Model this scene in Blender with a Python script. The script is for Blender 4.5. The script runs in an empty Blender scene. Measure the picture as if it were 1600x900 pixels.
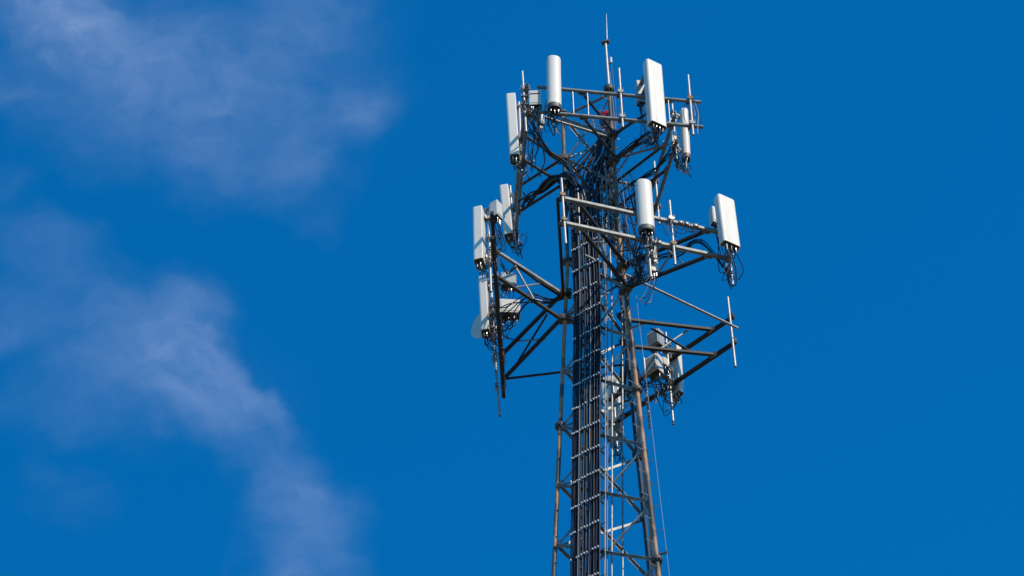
import bpy, math, random
from mathutils import Vector, Matrix
random.seed(7)
rnd = random.uniform
S = bpy.context.scene
COL = S.collection

# ---------------------------------------------------------------- camera
F = 6500.0                      # focal length in photo pixels (1600 wide)
EL = math.radians(50.0); ROLL = math.radians(1.8); RANGE = 95.0
CAM = Vector((-2.1, -RANGE*math.cos(EL), 1.7))
FW = Vector((0, math.cos(EL), math.sin(EL)))
UP0 = Vector((0, -math.sin(EL), math.cos(EL))); RT0 = Vector((1, 0, 0))
UP = UP0*math.cos(ROLL) + RT0*math.sin(ROLL)
RT = RT0*math.cos(ROLL) - UP0*math.sin(ROLL)
cd = bpy.data.cameras.new('camera'); cam = bpy.data.objects.new('camera', cd); COL.objects.link(cam)
cd.sensor_fit = 'HORIZONTAL'; cd.sensor_width = 36.0; cd.lens = 36.0*F/1600.0
cd.clip_start = 0.5; cd.clip_end = 8000.0
M4 = Matrix((RT, UP, -FW)).transposed().to_4x4(); M4.translation = CAM
cam.matrix_world = M4
S.camera = cam

# ---------------------------------------------------------------- sun, sky, exposure
SUN_EL = math.radians(42.0); SUN_AZ = math.radians(-48.0)      # azimuth from +X, counter-clockwise
SUN = Vector((math.cos(SUN_EL)*math.cos(SUN_AZ), math.cos(SUN_EL)*math.sin(SUN_AZ), math.sin(SUN_EL)))
ld = bpy.data.lights.new('sun', 'SUN'); ld.energy = 4.5; ld.angle = math.radians(0.5); ld.color = (1.0, 0.865, 0.665)
sun = bpy.data.objects.new('sun', ld); COL.objects.link(sun)
sun.rotation_euler = SUN.to_track_quat('Z', 'Y').to_euler(); sun.location = (30, -30, 120)

W = bpy.data.worlds.new('World'); S.world = W; W.use_nodes = True
nt = W.node_tree; N = nt.nodes; LK = nt.links; N.clear()
def nd(t, **kw):
    n = N.new(t)
    for k, v in kw.items(): setattr(n, k, v)
    return n
def mth(op, a, b=None, clamp=False):
    n = nd('ShaderNodeMath', operation=op, use_clamp=clamp)
    for i, v in enumerate((a, b)):
        if v is None: continue
        if isinstance(v, (int, float)): n.inputs[i].default_value = v
        else: LK.new(v, n.inputs[i])
    return n.outputs[0]
sky = nd('ShaderNodeTexSky', sky_type='NISHITA'); sky.sun_disc = False
sky.sun_elevation = SUN_EL; sky.sun_rotation = math.pi/2 - SUN_AZ
sky.altitude = 200; sky.air_density = 1.0; sky.dust_density = 0.15; sky.ozone_density = 1.6
tint = nd('ShaderNodeMix', data_type='RGBA', blend_type='MULTIPLY'); tint.inputs[0].default_value = 1.0
LK.new(sky.outputs[0], tint.inputs[6]); tint.inputs[7].default_value = (0.012, 1.15, 1.95, 1)   # polarised deep blue
tc = nd('ShaderNodeTexCoord'); DIR = tc.outputs['Generated']
def dot(v):
    n = nd('ShaderNodeVectorMath', operation='DOT_PRODUCT'); LK.new(DIR, n.inputs[0]); n.inputs[1].default_value = v
    return n.outputs['Value']
# cloud field on a tangent plane of the sky, fixed in the world, unit about 0.88 degrees
ez = mth('MAXIMUM', dot(FW), 0.05)
uu = mth('ADD', mth('MULTIPLY', mth('DIVIDE', dot(RT), ez), F/100), 8.0)
vv = mth('ADD', mth('MULTIPLY', mth('DIVIDE', dot(UP), ez), -F/100), 4.5)
cx = nd('ShaderNodeCombineXYZ'); LK.new(uu, cx.inputs[0]); LK.new(vv, cx.inputs[1])
wn = nd('ShaderNodeTexNoise', noise_dimensions='3D'); LK.new(cx.outputs[0], wn.inputs['Vector'])
wn.inputs['Scale'].default_value = 0.8; wn.inputs['Detail'].default_value = 6; wn.inputs['Roughness'].default_value = .5
wsub = nd('ShaderNodeVectorMath', operation='SUBTRACT'); LK.new(wn.outputs['Color'], wsub.inputs[0]); wsub.inputs[1].default_value = (.5, .5, .5)
wsc = nd('ShaderNodeVectorMath', operation='SCALE'); LK.new(wsub.outputs[0], wsc.inputs[0]); wsc.inputs['Scale'].default_value = 1.7
wad = nd('ShaderNodeVectorMath', operation='ADD'); LK.new(cx.outputs[0], wad.inputs[0]); LK.new(wsc.outputs[0], wad.inputs[1])
PUV = wad.outputs[0]
blobs = [  # centre x, y, radius x, y, rotation degrees, strength
    (0.9, 0.2, 1.7, 1.0, 15, .50), (1.3, 0.5, 2.6, 1.5, 20, .26), (2.6, 1.3, 2.4, 1.3, 35, .22), (3.6, 1.1, 1.3, 1.2, 0, .22), (2.2, 2.2, 2.4, 1.2, 10, .17),
    (4.9, 0.1, 1.5, .9, -35, .26), (4.6, 1.2, 2.2, 1.1, 70, .16), (5.2, 2.0, 1.5, .9, -40, .20), (5.6, 1.9, .9, .6, -20, .13), (0.2, 1.5, 1.3, .6, 10, .20), (4.4, 2.7, 1.5, .8, 20, .13),
    (0.0, 2.8, .8, .5, 0, .08), (0.6, 3.8, 1.6, .7, 15, .18), (0.0, 4.9, 1.4, .8, -15, .24), (1.3, 4.6, 1.4, .8, 60, .14),
    (2.7, 5.4, 1.8, 1.2, 40, .30), (2.2, 6.0, 2.4, 1.0, 15, .20), (3.4, 5.6, 1.5, .55, 40, .24), (4.15, 6.35, 1.2, .40, 55, .30), (3.5, 6.6, 1.7, .8, 50, .16), (3.0, 5.9, 1.8, 1.1, 45, .12),
    (4.5, 7.4, 1.6, .8, 62, .22), (4.7, 8.7, 1.7, 1.1, 80, .28), (5.2, 7.7, 1.0, .5, 20, .10), (1.0, 7.5, 1.2, .7, 40, .07), (4.9, 3.5, .7, .4, 20, .07), (0.5, 6.3, 1.8, .7, 0, .10),
    (2.4, 1.2, 4.2, 2.2, 20, .16), (2.2, 5.6, 3.4, 1.7, 25, .13), (4.7, 8.6, 2.2, 1.3, 80, .10), (5.3, 1.0, 1.6, 2.2, 0, .10)]
acc = None
for bx_, by_, rx, ry, ro, am in blobs:
    mp = nd('ShaderNodeMapping', vector_type='TEXTURE'); LK.new(PUV, mp.inputs[0])
    mp.inputs['Location'].default_value = (bx_, by_, 0); mp.inputs['Rotation'].default_value = (0, 0, math.radians(ro)); mp.inputs['Scale'].default_value = (rx, ry, 1)
    g = nd('ShaderNodeTexGradient', gradient_type='SPHERICAL'); LK.new(mp.outputs[0], g.inputs[0])
    sm = nd('ShaderNodeMapRange', interpolation_type='SMOOTHSTEP'); LK.new(g.outputs['Fac'], sm.inputs[0]); sm.inputs[4].default_value = am
    acc = sm.outputs[0] if acc is None else mth('ADD', acc, sm.outputs[0])
fmap = nd('ShaderNodeMapping'); LK.new(PUV, fmap.inputs[0]); fmap.inputs['Rotation'].default_value = (0, 0, math.radians(-55)); fmap.inputs['Scale'].default_value = (.62, 1.25, 1)
fb = nd('ShaderNodeTexNoise', noise_dimensions='3D'); LK.new(fmap.outputs[0], fb.inputs['Vector'])
fb.inputs['Scale'].default_value = 1.5; fb.inputs['Detail'].default_value = 9; fb.inputs['Roughness'].default_value = .56; fb.inputs['Distortion'].default_value = .35
fbr = nd('ShaderNodeMapRange'); LK.new(fb.outputs['Fac'], fbr.inputs[0]); fbr.inputs[1].default_value = .25; fbr.inputs[2].default_value = .75; fbr.inputs[3].default_value = .45; fbr.inputs[4].default_value = 1.35
inview = mth('MULTIPLY', acc, fbr.outputs[0])
# the same thin cloud in loose patches over the rest of the sky
gn = nd('ShaderNodeTexNoise', noise_dimensions='3D'); LK.new(DIR, gn.inputs['Vector'])
gn.inputs['Scale'].default_value = 7; gn.inputs['Detail'].default_value = 9; gn.inputs['Roughness'].default_value = .58
gm = nd('ShaderNodeMapRange', interpolation_type='SMOOTHSTEP'); LK.new(gn.outputs['Fac'], gm.inputs[0]); gm.inputs[1].default_value = .5; gm.inputs[2].default_value = .8; gm.inputs[4].default_value = .5
away = nd('ShaderNodeMapRange', interpolation_type='SMOOTHSTEP'); LK.new(dot(FW), away.inputs[0])
away.inputs[1].default_value = math.cos(math.radians(8.5)); away.inputs[2].default_value = math.cos(math.radians(14)); away.inputs[3].default_value = 0; away.inputs[4].default_value = 1
cl = mth('ADD', inview, mth('MULTIPLY', gm.outputs[0], away.outputs[0]), clamp=True)
mixc = nd('ShaderNodeMix', data_type='RGBA', blend_type='ADD'); LK.new(cl, mixc.inputs[0]); LK.new(tint.outputs[2], mixc.inputs[6])
mixc.inputs[7].default_value = (1.75, 1.75, 1.75, 1)
bg = nd('ShaderNodeBackground'); bg.inputs[1].default_value = 0.10; LK.new(mixc.outputs[2], bg.inputs[0])
wo = nd('ShaderNodeOutputWorld'); LK.new(bg.outputs[0], wo.inputs[0])
S.view_settings.view_transform = 'Standard'; S.view_settings.look = 'None'
S.view_settings.exposure = 0.0; S.view_settings.gamma = 1.0; S.view_settings.use_curve_mapping = False

# ---------------------------------------------------------------- photo pixels to points
def ray(x, y): return FW*F + RT*(x-800) + UP*(450-y)
def atY(x, y, Y): d = ray(x, y); return CAM + d*((Y-CAM.y)/d.y)
def atZ(x, y, Z): d = ray(x, y); return CAM + d*((Z-CAM.z)/d.z)
def onplane(x, y, p, n): d = ray(x, y); return CAM + d*((p-CAM).dot(n)/d.dot(n))
def V(*a): return Vector(a)

# ---------------------------------------------------------------- materials
def material(name, col, rough=.5, metal=0.0, col2=None, scale=6.0, lo=.35, hi=.65, bump=0.0, bscale=60, spec=.5, col3=None, scale3=3.0, lo3=.55, hi3=.62, stretch=(1, 1, 1)):
    m = bpy.data.materials.new(name); m.use_nodes = True; t = m.node_tree; b = t.nodes['Principled BSDF']
    b.inputs['Base Color'].default_value = (*col, 1); b.inputs['Roughness'].default_value = rough; b.inputs['Metallic'].default_value = metal
    b.inputs['Specular IOR Level'].default_value = spec
    if col2 is None: return m
    c = t.nodes.new('ShaderNodeTexCoord'); mp = t.nodes.new('ShaderNodeMapping'); mp.inputs['Scale'].default_value = stretch
    t.links.new(c.outputs['Object'], mp.inputs[0])
    n = t.nodes.new('ShaderNodeTexNoise'); n.inputs['Scale'].default_value = scale; n.inputs['Detail'].default_value = 6; n.inputs['Roughness'].default_value = .65
    t.links.new(mp.outputs[0], n.inputs['Vector'])
    r = t.nodes.new('ShaderNodeMapRange'); r.inputs[1].default_value = lo; r.inputs[2].default_value = hi; t.links.new(n.outputs['Fac'], r.inputs[0])
    mx = t.nodes.new('ShaderNodeMix'); mx.data_type = 'RGBA'; t.links.new(r.outputs[0], mx.inputs[0])
    mx.inputs[6].default_value = (*col, 1); mx.inputs[7].default_value = (*col2, 1); out = mx.outputs[2]
    if col3 is not None:
        n3 = t.nodes.new('ShaderNodeTexNoise'); n3.inputs['Scale'].default_value = scale3; n3.inputs['Detail'].default_value = 5; t.links.new(mp.outputs[0], n3.inputs['Vector'])
        r3 = t.nodes.new('ShaderNodeMapRange'); r3.inputs[1].default_value = lo3; r3.inputs[2].default_value = hi3; t.links.new(n3.outputs['Fac'], r3.inputs[0])
        m3 = t.nodes.new('ShaderNodeMix'); m3.data_type = 'RGBA'; t.links.new(r3.outputs[0], m3.inputs[0]); t.links.new(out, m3.inputs[6]); m3.inputs[7].default_value = (*col3, 1); out = m3.outputs[2]
    t.links.new(out, b.inputs['Base Color'])
    if bump:
        bn = t.nodes.new('ShaderNodeTexNoise'); bn.inputs['Scale'].default_value = bscale; bn.inputs['Detail'].default_value = 4; t.links.new(c.outputs['Object'], bn.inputs['Vector'])
        bp = t.nodes.new('ShaderNodeBump'); bp.inputs['Strength'].default_value = bump; bp.inputs['Distance'].default_value = .004; t.links.new(bn.outputs['Fac'], bp.inputs['Height']); t.links.new(bp.outputs[0], b.inputs['Normal'])
    return m
MAT = dict(
    galv=material('galvanised_steel', (.26, .265, .27), .5, .35, (.13, .135, .14), 9, bump=.3),
    pipe=material('bright_galvanised_pipe', (.40, .40, .40), .45, .4, (.28, .28, .29), 12, bump=.2),
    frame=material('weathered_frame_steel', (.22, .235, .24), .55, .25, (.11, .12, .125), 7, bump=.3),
    arm=material('shade_darkened_steel', (.022, .025, .027), .6, .2, (.011, .012, .014), 8, bump=.3),  # steel darkened in base colour to stand for arms and rails in shade
    armtop=material('shade_toned_arm_steel', (.055, .06, .063), .55, .3, (.028, .03, .032), 8, bump=.3),  # arm steel darkened towards the near-black of its shaded sides
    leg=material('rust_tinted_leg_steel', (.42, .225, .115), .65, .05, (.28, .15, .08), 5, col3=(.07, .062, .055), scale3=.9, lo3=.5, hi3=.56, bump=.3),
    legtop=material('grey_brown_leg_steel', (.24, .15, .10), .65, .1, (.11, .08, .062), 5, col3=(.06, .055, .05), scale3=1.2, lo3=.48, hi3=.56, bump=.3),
    legdark=material('dark_leg_steel', (.10, .075, .055), .6, .2, (.045, .04, .035), 5, bump=.3),  # darker brown tone for the back leg
    flange=material('dark_flange_steel', (.085, .075, .065), .6, .3, (.05, .045, .04), 10, bump=.3),
    brace=material('lattice_angle_steel', (.33, .335, .325), .5, .25, (.16, .165, .16), 6, bump=.25),
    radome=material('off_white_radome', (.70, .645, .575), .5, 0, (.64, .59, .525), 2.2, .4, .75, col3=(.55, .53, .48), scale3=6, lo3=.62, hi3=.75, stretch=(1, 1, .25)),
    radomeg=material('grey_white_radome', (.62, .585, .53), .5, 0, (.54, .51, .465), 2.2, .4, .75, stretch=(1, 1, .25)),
    cap=material('grey_plastic_cap', (.10, .10, .095), .5, 0, (.06, .06, .058), 9),
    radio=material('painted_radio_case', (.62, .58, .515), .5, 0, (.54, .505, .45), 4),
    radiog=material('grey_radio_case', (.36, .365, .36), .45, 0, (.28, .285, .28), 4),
    black=material('black_plastic', (.015, .015, .016), .4),
    cable=material('black_cable_jacket', (.010, .010, .011), .3, 0, (.018, .018, .02), 20, spec=.3),
    cable2=material('sky_tinted_cable_jacket', (.010, .011, .018), .2, 0, (.016, .018, .028), 20, spec=.35),  # black jacket with the blue of the reflected sky put into its colour
    cableg=material('grey_cable_jacket', (.16, .16, .17), .4),
    plug=material('nickel_connector', (.42, .41, .41), .38, .6),
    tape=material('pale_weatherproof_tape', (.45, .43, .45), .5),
    clampz=material('zinc_clamp', (.30, .29, .28), .45, .4, (.2, .19, .18), 15),
    clip=material('pale_cable_clip', (.55, .55, .58), .45),
    brass=material('rusty_clamp', (.16, .10, .06), .6, .3, (.09, .06, .045), 15),
    red=material('red_beacon_lens', (.34, .004, .01), .45, spec=.2),
    glassg=material('dark_beacon_housing', (.09, .09, .095), .3, .4),
    rope=material('steel_wire_rope', (.5, .5, .5), .4, .6),
    copper=material('copper_wire', (.35, .20, .12), .45, .5),
    concrete=material('concrete', (.34, .33, .31), .85, 0, (.26, .25, .235), 4, bump=.4),
    ground=material('dry_grass_ground', (.15, .125, .065), .95, 0, (.19, .15, .085), .25, col3=(.22, .17, .11), scale3=.05, lo3=.5, hi3=.65),
)

# ---------------------------------------------------------------- mesh builder
WM = {}
JOINED = ('flange_bolts', 'cable_clips', 'heat_sink')       # rows of pieces too small to pick apart
def tag(o, label=None, cat=None, group=None, kind=None):
    if label: o['label'] = label
    if cat: o['category'] = cat
    if group: o['group'] = group
    if kind: o['kind'] = kind
    return o
def empty(name, label, cat, loc, group=None, rot=None):
    o = bpy.data.objects.new(name, None); COL.objects.link(o); o.empty_display_size = .2
    m = (rot.to_4x4() if rot else Matrix.Identity(4)); m.translation = loc
    o.matrix_world = m; WM[o.name] = m.copy()
    return tag(o, label, cat, group)
class MB:
    def __init__(s): s.v = []; s.f = []
    def add(s, vs, fs):
        k = len(s.v); s.v += [Vector(v) for v in vs]; s.f += [tuple(i+k for i in f) for f in fs]; return s
    def rings(s, rings, cap0=True, cap1=True):
        n = len(rings[0]); vs = [p for r in rings for p in r]; fs = []
        for i in range(len(rings)-1):
            for j in range(n):
                a = i*n+j; b = i*n+(j+1) % n; fs.append((a, b, b+n, a+n))
        if cap0: fs.append(tuple(range(n-1, -1, -1)))
        if cap1: fs.append(tuple(range((len(rings)-1)*n, len(rings)*n)))
        return s.add(vs, fs)
    def tube(s, a, b, r, r2=None, n=12, hollow=False):
        a = Vector(a); b = Vector(b); d = (b-a).normalized(); u = d.orthogonal().normalized(); w = d.cross(u)
        r2 = r if r2 is None else r2
        c = lambda p, q: [p + (u*math.cos(t) + w*math.sin(t))*q for t in [2*math.pi*i/n for i in range(n)]]
        if hollow:
            dep = d*min(.25, (b-a).length*.3)
            return s.rings([c(a+dep, r*.82), c(a, r*.82), c(a, r), c(b, r2), c(b, r2*.82), c(b-dep, r2*.82)])
        return s.rings([c(a, r), c(b, r2)])
    def path(s, pts, r, n=7, sub=6):
        P = [Vector(p) for p in pts]; Q = []
        for i in range(len(P)-1):
            p0 = P[max(i-1, 0)]; p1 = P[i]; p2 = P[i+1]; p3 = P[min(i+2, len(P)-1)]
            for k in range(sub):
                t = k/sub
                Q.append(.5*((2*p1)+(p2-p0)*t+(2*p0-5*p1+4*p2-p3)*t*t+(3*p1-p0-3*p2+p3)*t*t*t))
        Q.append(P[-1]); R = []; u = None
        for i, q in enumerate(Q):
            d = (Q[min(i+1, len(Q)-1)]-Q[max(i-1, 0)])
            d = d.normalized() if d.length > 1e-6 else V(0, 0, 1)
            u = d.orthogonal().normalized() if u is None else (u-d*u.dot(d)).normalized()
            w = d.cross(u); R.append([q+(u*math.cos(t)+w*math.sin(t))*r for t in [2*math.pi*j/n for j in range(n)]])
        return s.rings(R)
    def prism(s, prof, a, b, up):
        # profile (x sideways, y up) swept from a to b
        a = Vector(a); b = Vector(b); d = (b-a).normalized(); x = d.cross(up).normalized(); y = x.cross(d)
        return s.rings([[p+x*q[0]+y*q[1] for q in prof] for p in (a, b)])
    def beam(s, a, b, w, h, up=V(0, 0, 1)):
        c = min(w, h)*.12
        return s.prism([(-w/2+c, -h/2), (w/2-c, -h/2), (w/2, -h/2+c), (w/2, h/2-c), (w/2-c, h/2), (-w/2+c, h/2), (-w/2, h/2-c), (-w/2, -h/2+c)], a, b, up)
    def angle(s, a, b, w, t, up, flip=1):
        return s.prism([(0, 0), (w*flip, 0), (w*flip, t), (t*flip, t), (t*flip, w), (0, w)], a, b, up)
    def box(s, c, x, y, z, bev=.0):
        # c centre; x, y, z half-extent vectors, corners chamfered in plan
        x = Vector(x); y = Vector(y); z = Vector(z); c = Vector(c)
        if not bev: pl = [(-1, -1), (1, -1), (1, 1), (-1, 1)]; ins = 1
        else:
            bx = bev/x.length; by = bev/y.length
            pl = [(-1+bx, -1), (1-bx, -1), (1, -1+by), (1, 1-by), (1-bx, 1), (-1+bx, 1), (-1, 1-by), (-1, -1+by)]
        if not bev: return s.rings([[c+x*p+y*q+z*k for p, q in pl] for k in (-1, 1)])
        bz = bev/z.length; g = .985 if True else 1
        gx = 1-bev/x.length*.6; gy = 1-bev/y.length*.6
        return s.rings([[c+x*p*gx+y*q*gy-z for p, q in pl], [c+x*p+y*q-z*(1-bz) for p, q in pl], [c+x*p+y*q+z*(1-bz) for p, q in pl], [c+x*p*gx+y*q*gy+z for p, q in pl]])
    def build(s, name, mat, parent=None, label=None, ang=38):
        me = bpy.data.meshes.new(name)
        if parent is not None:
            m = WM[parent.name]; inv = m.inverted(); vs = [inv @ v for v in s.v]
        else: vs = s.v
        me.from_pydata([tuple(v) for v in vs], [], s.f); me.update()
        me.polygons.foreach_set('use_smooth', [True]*len(me.polygons)); me.set_sharp_from_angle(angle=math.radians(ang))
        me.materials.append(MAT[mat] if isinstance(mat, str) else mat)
        o = bpy.data.objects.new(name, me); COL.objects.link(o)
        if parent is not None: o.parent = parent; WM[o.name] = WM[parent.name].copy()
        else: WM[o.name] = Matrix.Identity(4)
        if label: o['label'] = label
        if name in JOINED: o['kind'] = 'stuff'
        return o

# ---------------------------------------------------------------- ground
g = MB(); n = 64
g.add([V(0, 0, 0)] + [V(r*math.cos(2*math.pi*i/n), r*math.sin(2*math.pi*i/n), 0) for r in (40, 400, 4000) for i in range(n)],
      [(0, 1+i, 1+(i+1) % n) for i in range(n)] + [(1+k*n+i, 1+(k+1)*n+i, 1+(k+1)*n+(i+1) % n, 1+k*n+(i+1) % n) for k in range(2) for i in range(n)])
tag(g.build('ground', 'ground'), 'dry grass ground below the tower', kind='structure')

# ---------------------------------------------------------------- lattice tower
ZT, SEC, Z1 = 80.95, 5.65, 75.35
def rad(z):
    return .745 if z > Z1+2 else (.745 + (Z1+2-z)*.028 if z > Z1 else .80 + (Z1-z)*.0585)
CXT = -.005
ANG = {'L': 180, 'R': -60, 'K': 60}
def leg(k, z):
    a = math.radians(ANG[k]); r = rad(z); return V(CXT + r*math.cos(a), r*math.sin(a), z)
tower = empty('lattice_tower', 'tall three-legged steel lattice tower carrying the antenna frames', 'tower', V(0, 0, 0))
levels = [ZT] + [Z1 - SEC*i for i in range(14)]
levels = [z for z in levels if z > 1.0] + [0.25]
for k in 'LRK':
    for i in range(len(levels)-1):
        a, b = leg(k, levels[i]-.03), leg(k, levels[i+1]+.03); r = .045 + .0022*i
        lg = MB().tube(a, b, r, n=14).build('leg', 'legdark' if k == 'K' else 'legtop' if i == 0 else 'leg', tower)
        for z, p in ((0, a), (1, b)):
            d = (b-a).normalized()*(1 if z == 0 else -1)
            MB().tube(p-d*.028, p+d*.012, .118, n=20).build('flange', 'flange', lg)
            if i < 4:
                mb = MB(); u = d.orthogonal().normalized(); w = d.cross(u)
                for q in range(8):
                    t = 2*math.pi*q/8; c = p+(u*math.cos(t)+w*math.sin(t))*.092
                    mb.tube(c-d*.035, c+d*.045, .011, n=6)
                mb.build('flange_bolts', 'galv', lg)
    MB().box(leg(k, .02), V(.6, 0, 0), V(0, .6, 0), V(0, 0, .24), .04).build('footing', 'concrete', tower)
# X bracing on the three faces
nodes = []
z = ZT - .22; nodes.append(z); nodes += [ZT-1.75, ZT-3.55, Z1+.02]
z = Z1
while z > 40: z -= SEC/3; nodes.append(z)
while z > 4: z -= SEC/1.5; nodes.append(z)
faces = [('L', 'R'), ('R', 'K'), ('K', 'L')]
def inset(p, q, d): return p + (q-p).normalized()*d
for i in range(len(nodes)-1):
    zu, zl = nodes[i], nodes[i+1]
    for fi, (a, b) in enumerate(faces):
        nrm = (leg(a, zu)-leg(b, zu)).cross(V(0, 0, 1)).normalized()
        c = (leg(a, zu)+leg(b, zu))/2
        if nrm.dot(V(c.x, c.y, 0)) < 0: nrm = -nrm
        w = .058 if zl > 55 else .08
        p, q = leg(a, zu), leg(b, zl); MB().angle(inset(p, q, .07)+nrm*.022, inset(q, p, .07)+nrm*.022, w, .008, nrm, 1).build('brace', 'brace', tower)
        p, q = leg(b, zu), leg(a, zl); MB().angle(inset(p, q, .07)-nrm*.022, inset(q, p, .07)-nrm*.022, w, .008, -nrm, 1).build('brace', 'brace', tower)
        if i == 0 or i == 3 or i == 2:
            p, q = leg(a, zu), leg(b, zu); MB().angle(inset(p, q, .06), inset(q, p, .06), .07, .008, nrm, -1).build('girt', 'brace' if i else 'frame', tower)
        if zl > 52:
            for kk in (a, b):
                o = b if kk == a else a
                p = leg(kk, zl); d = (leg(o, zl)-p).normalized()
                MB().box(p+d*.085, d*.055, nrm*.006, V(0, 0, .08)).build('gusset_plate', 'galv', tower)
# step bolts on the nearest leg
z = ZT - .4; i = 0
while z > 58:
    p = leg('R', z); s = V(.96, -.28, 0) if i % 2 else V(-.80, -.60, 0)
    mb = MB().tube(p+s*.04, p+s*.21, .0085, n=6); mb.tube(p+s*.21, p+s*.218, .018, n=6); mb.tube(p+s*.045, p+s*.065, .018, n=6)
    mb.build('step_bolt', 'galv', tower)
    z -= .38; i += 1
# climbing safety rope
sc = [leg('R', z)+V(.215, -.06, 0) for z in (ZT+.7, 78, 74, 70, 66, 62, 58, 54)]
sc[0] = leg('R', ZT+.7)+V(.05, -.02, 0); sc[1] = leg('R', 78.6)+V(.12, -.05, 0)
MB().path(sc, .006, 5, 3).build('safety_rope', 'rope', tower)
for z in (74.9, 70.1, 64.2, 58.9):
    p = leg('R', z); mb = MB().beam(p, p+V(.23, -.07, .02), .035, .035); mb.tube(p+V(.215, -.06, -.03), p+V(.215, -.06, .06), .02, n=8)
    mb.build('rope_guide', 'flange', tower)

# ---------------------------------------------------------------- cable run on the near face
eLR = (leg('R', 70)-leg('L', 70)); eLR.z = 0; eLR.normalize(); nLR = V(eLR.y, -eLR.x, 0)
def facept(x, y, off):                       # point of the near face, off metres outside it, seen at a pixel
    z = 68.0
    for _ in range(4):
        p0 = leg('L', z); p = onplane(x, y, p0 + nLR*off, nLR); z = p.z
    return p
def lane(z, s, off):                         # s metres right of the run's left edge, at height z
    a = leg('L', z) + eLR*(lx(z)+s); return a + nLR*off
LXT = [(64.6, .53), (69.7, .42), (73.3, .34), (75.35, .22), (78, .17), (82, .17)]
def lx(z):
    for (z0, a), (z1, b) in zip(LXT, LXT[1:]):
        if z <= z1: t = (z-z0)/(z1-z0); return a+(b-a)*t
    return LXT[-1][1]
run = empty('cable_run', 'thick vertical bundle of black feeder cables clipped up the tower face', 'cables', lane(1.0, .3, .05))
ztop = 77.15
cab = []
for i in range(5): cab.append((.00 + i*.042, .075 + .012*(i % 2), .019))
for i in range(5): cab.append((.01 + i*.048, .165, .021))
for i in range(10): cab.append((.255 + i*.042, .055 + .012*(i % 2), .019))
for i in range(7): cab.append((.27 + i*.068, .145 + .012*(i % 2), .022))
exits = []
for i, (s, off, r) in enumerate(cab):
    top = ztop - rnd(0, .9)
    zs = [top]
    zz = top
    while zz > 57: zz -= .8; zs.append(zz)
    pts = [lane(z, s + rnd(-.007, .007), off+rnd(-.008, .008)) for z in zs] + [lane(30, s, off), lane(1.0, s, off)]
    MB().path(pts, r, 7, 2).build('feeder_cable', 'cable2' if i % 3 else 'cable', run)
    exits.append((pts[0], pts[1], r))
for s in (.74, .80):                          # two slim grey conduits beside the bundle
    MB().path([lane(z, s+rnd(-.006, .006), .03) for z in (77.6, 74, 70, 66, 62, 58)], .012, 7, 3).build('conduit', 'cableg', run)
MB().path([lane(z, .90, .0) for z in (78.4, 74, 70, 66, 62, 58)], .02, 8, 3).build('support_pipe', 'galv', run)
MB().path([lane(z, 1.02, -.25) for z in (77.4, 74, 70, 66, 62, 58)], .02, 8, 3).build('support_pipe', 'galv', run)
for i in range(5):                            # second, smaller bundle beside the back leg
    MB().path([leg('K', z)+V(-.02+rnd(-.008, .008), -.16-.052*i+rnd(-.008, .008), 0) for z in (76.9, 75, 73, 71, 69, 67, 65, 63, 60, 56)], .024, 7, 3).build('feeder_cable', 'cable', run)
MB().path([lane(z, .19, .20) for z in (76.4, 74, 70, 66, 62, 58)], .009, 7, 3).build('conduit', 'cableg', run)
for s in (.30, .445, .56, .70, .84):  # pale strands added to stand for highlight streaks on the glossy cables
    MB().path([lane(z, s+rnd(-.01, .01), .175+rnd(-.01, .01)) for z in (76.6, 75, 73, 71, 69, 67, 65, 63, 61, 58)], .007, 6, 3).build('thin_wire_or_glint', 'tape' if s in (.445, .84) else 'cableg', run)
z = 76.2
while z > 60.5:
    b = MB().beam(lane(z, -.06, .10), lane(z, .24, .10), .02, .012); b.beam(lane(z+.02, .25, .085), lane(z+.02, .82, .085), .02, .012)
    b.beam(lane(z, 0, -.06), lane(z, 0, .11), .03, .03); b.beam(lane(z, .66, -.06), lane(z, .66, .1), .03, .03)
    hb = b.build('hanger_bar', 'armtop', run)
    m = MB()
    for s, off, r in cab:
        if off > .12 and random.random() < .93:
            c = lane(z + (.0 if s < .25 else .03) + rnd(-.012, .012), s, .195)
            m.box(c+nLR*.0, eLR*.017, nLR*.016, V(0, 0, .023), .007)
    m.build('cable_clips', 'clip', hb)
    z -= .80

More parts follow.
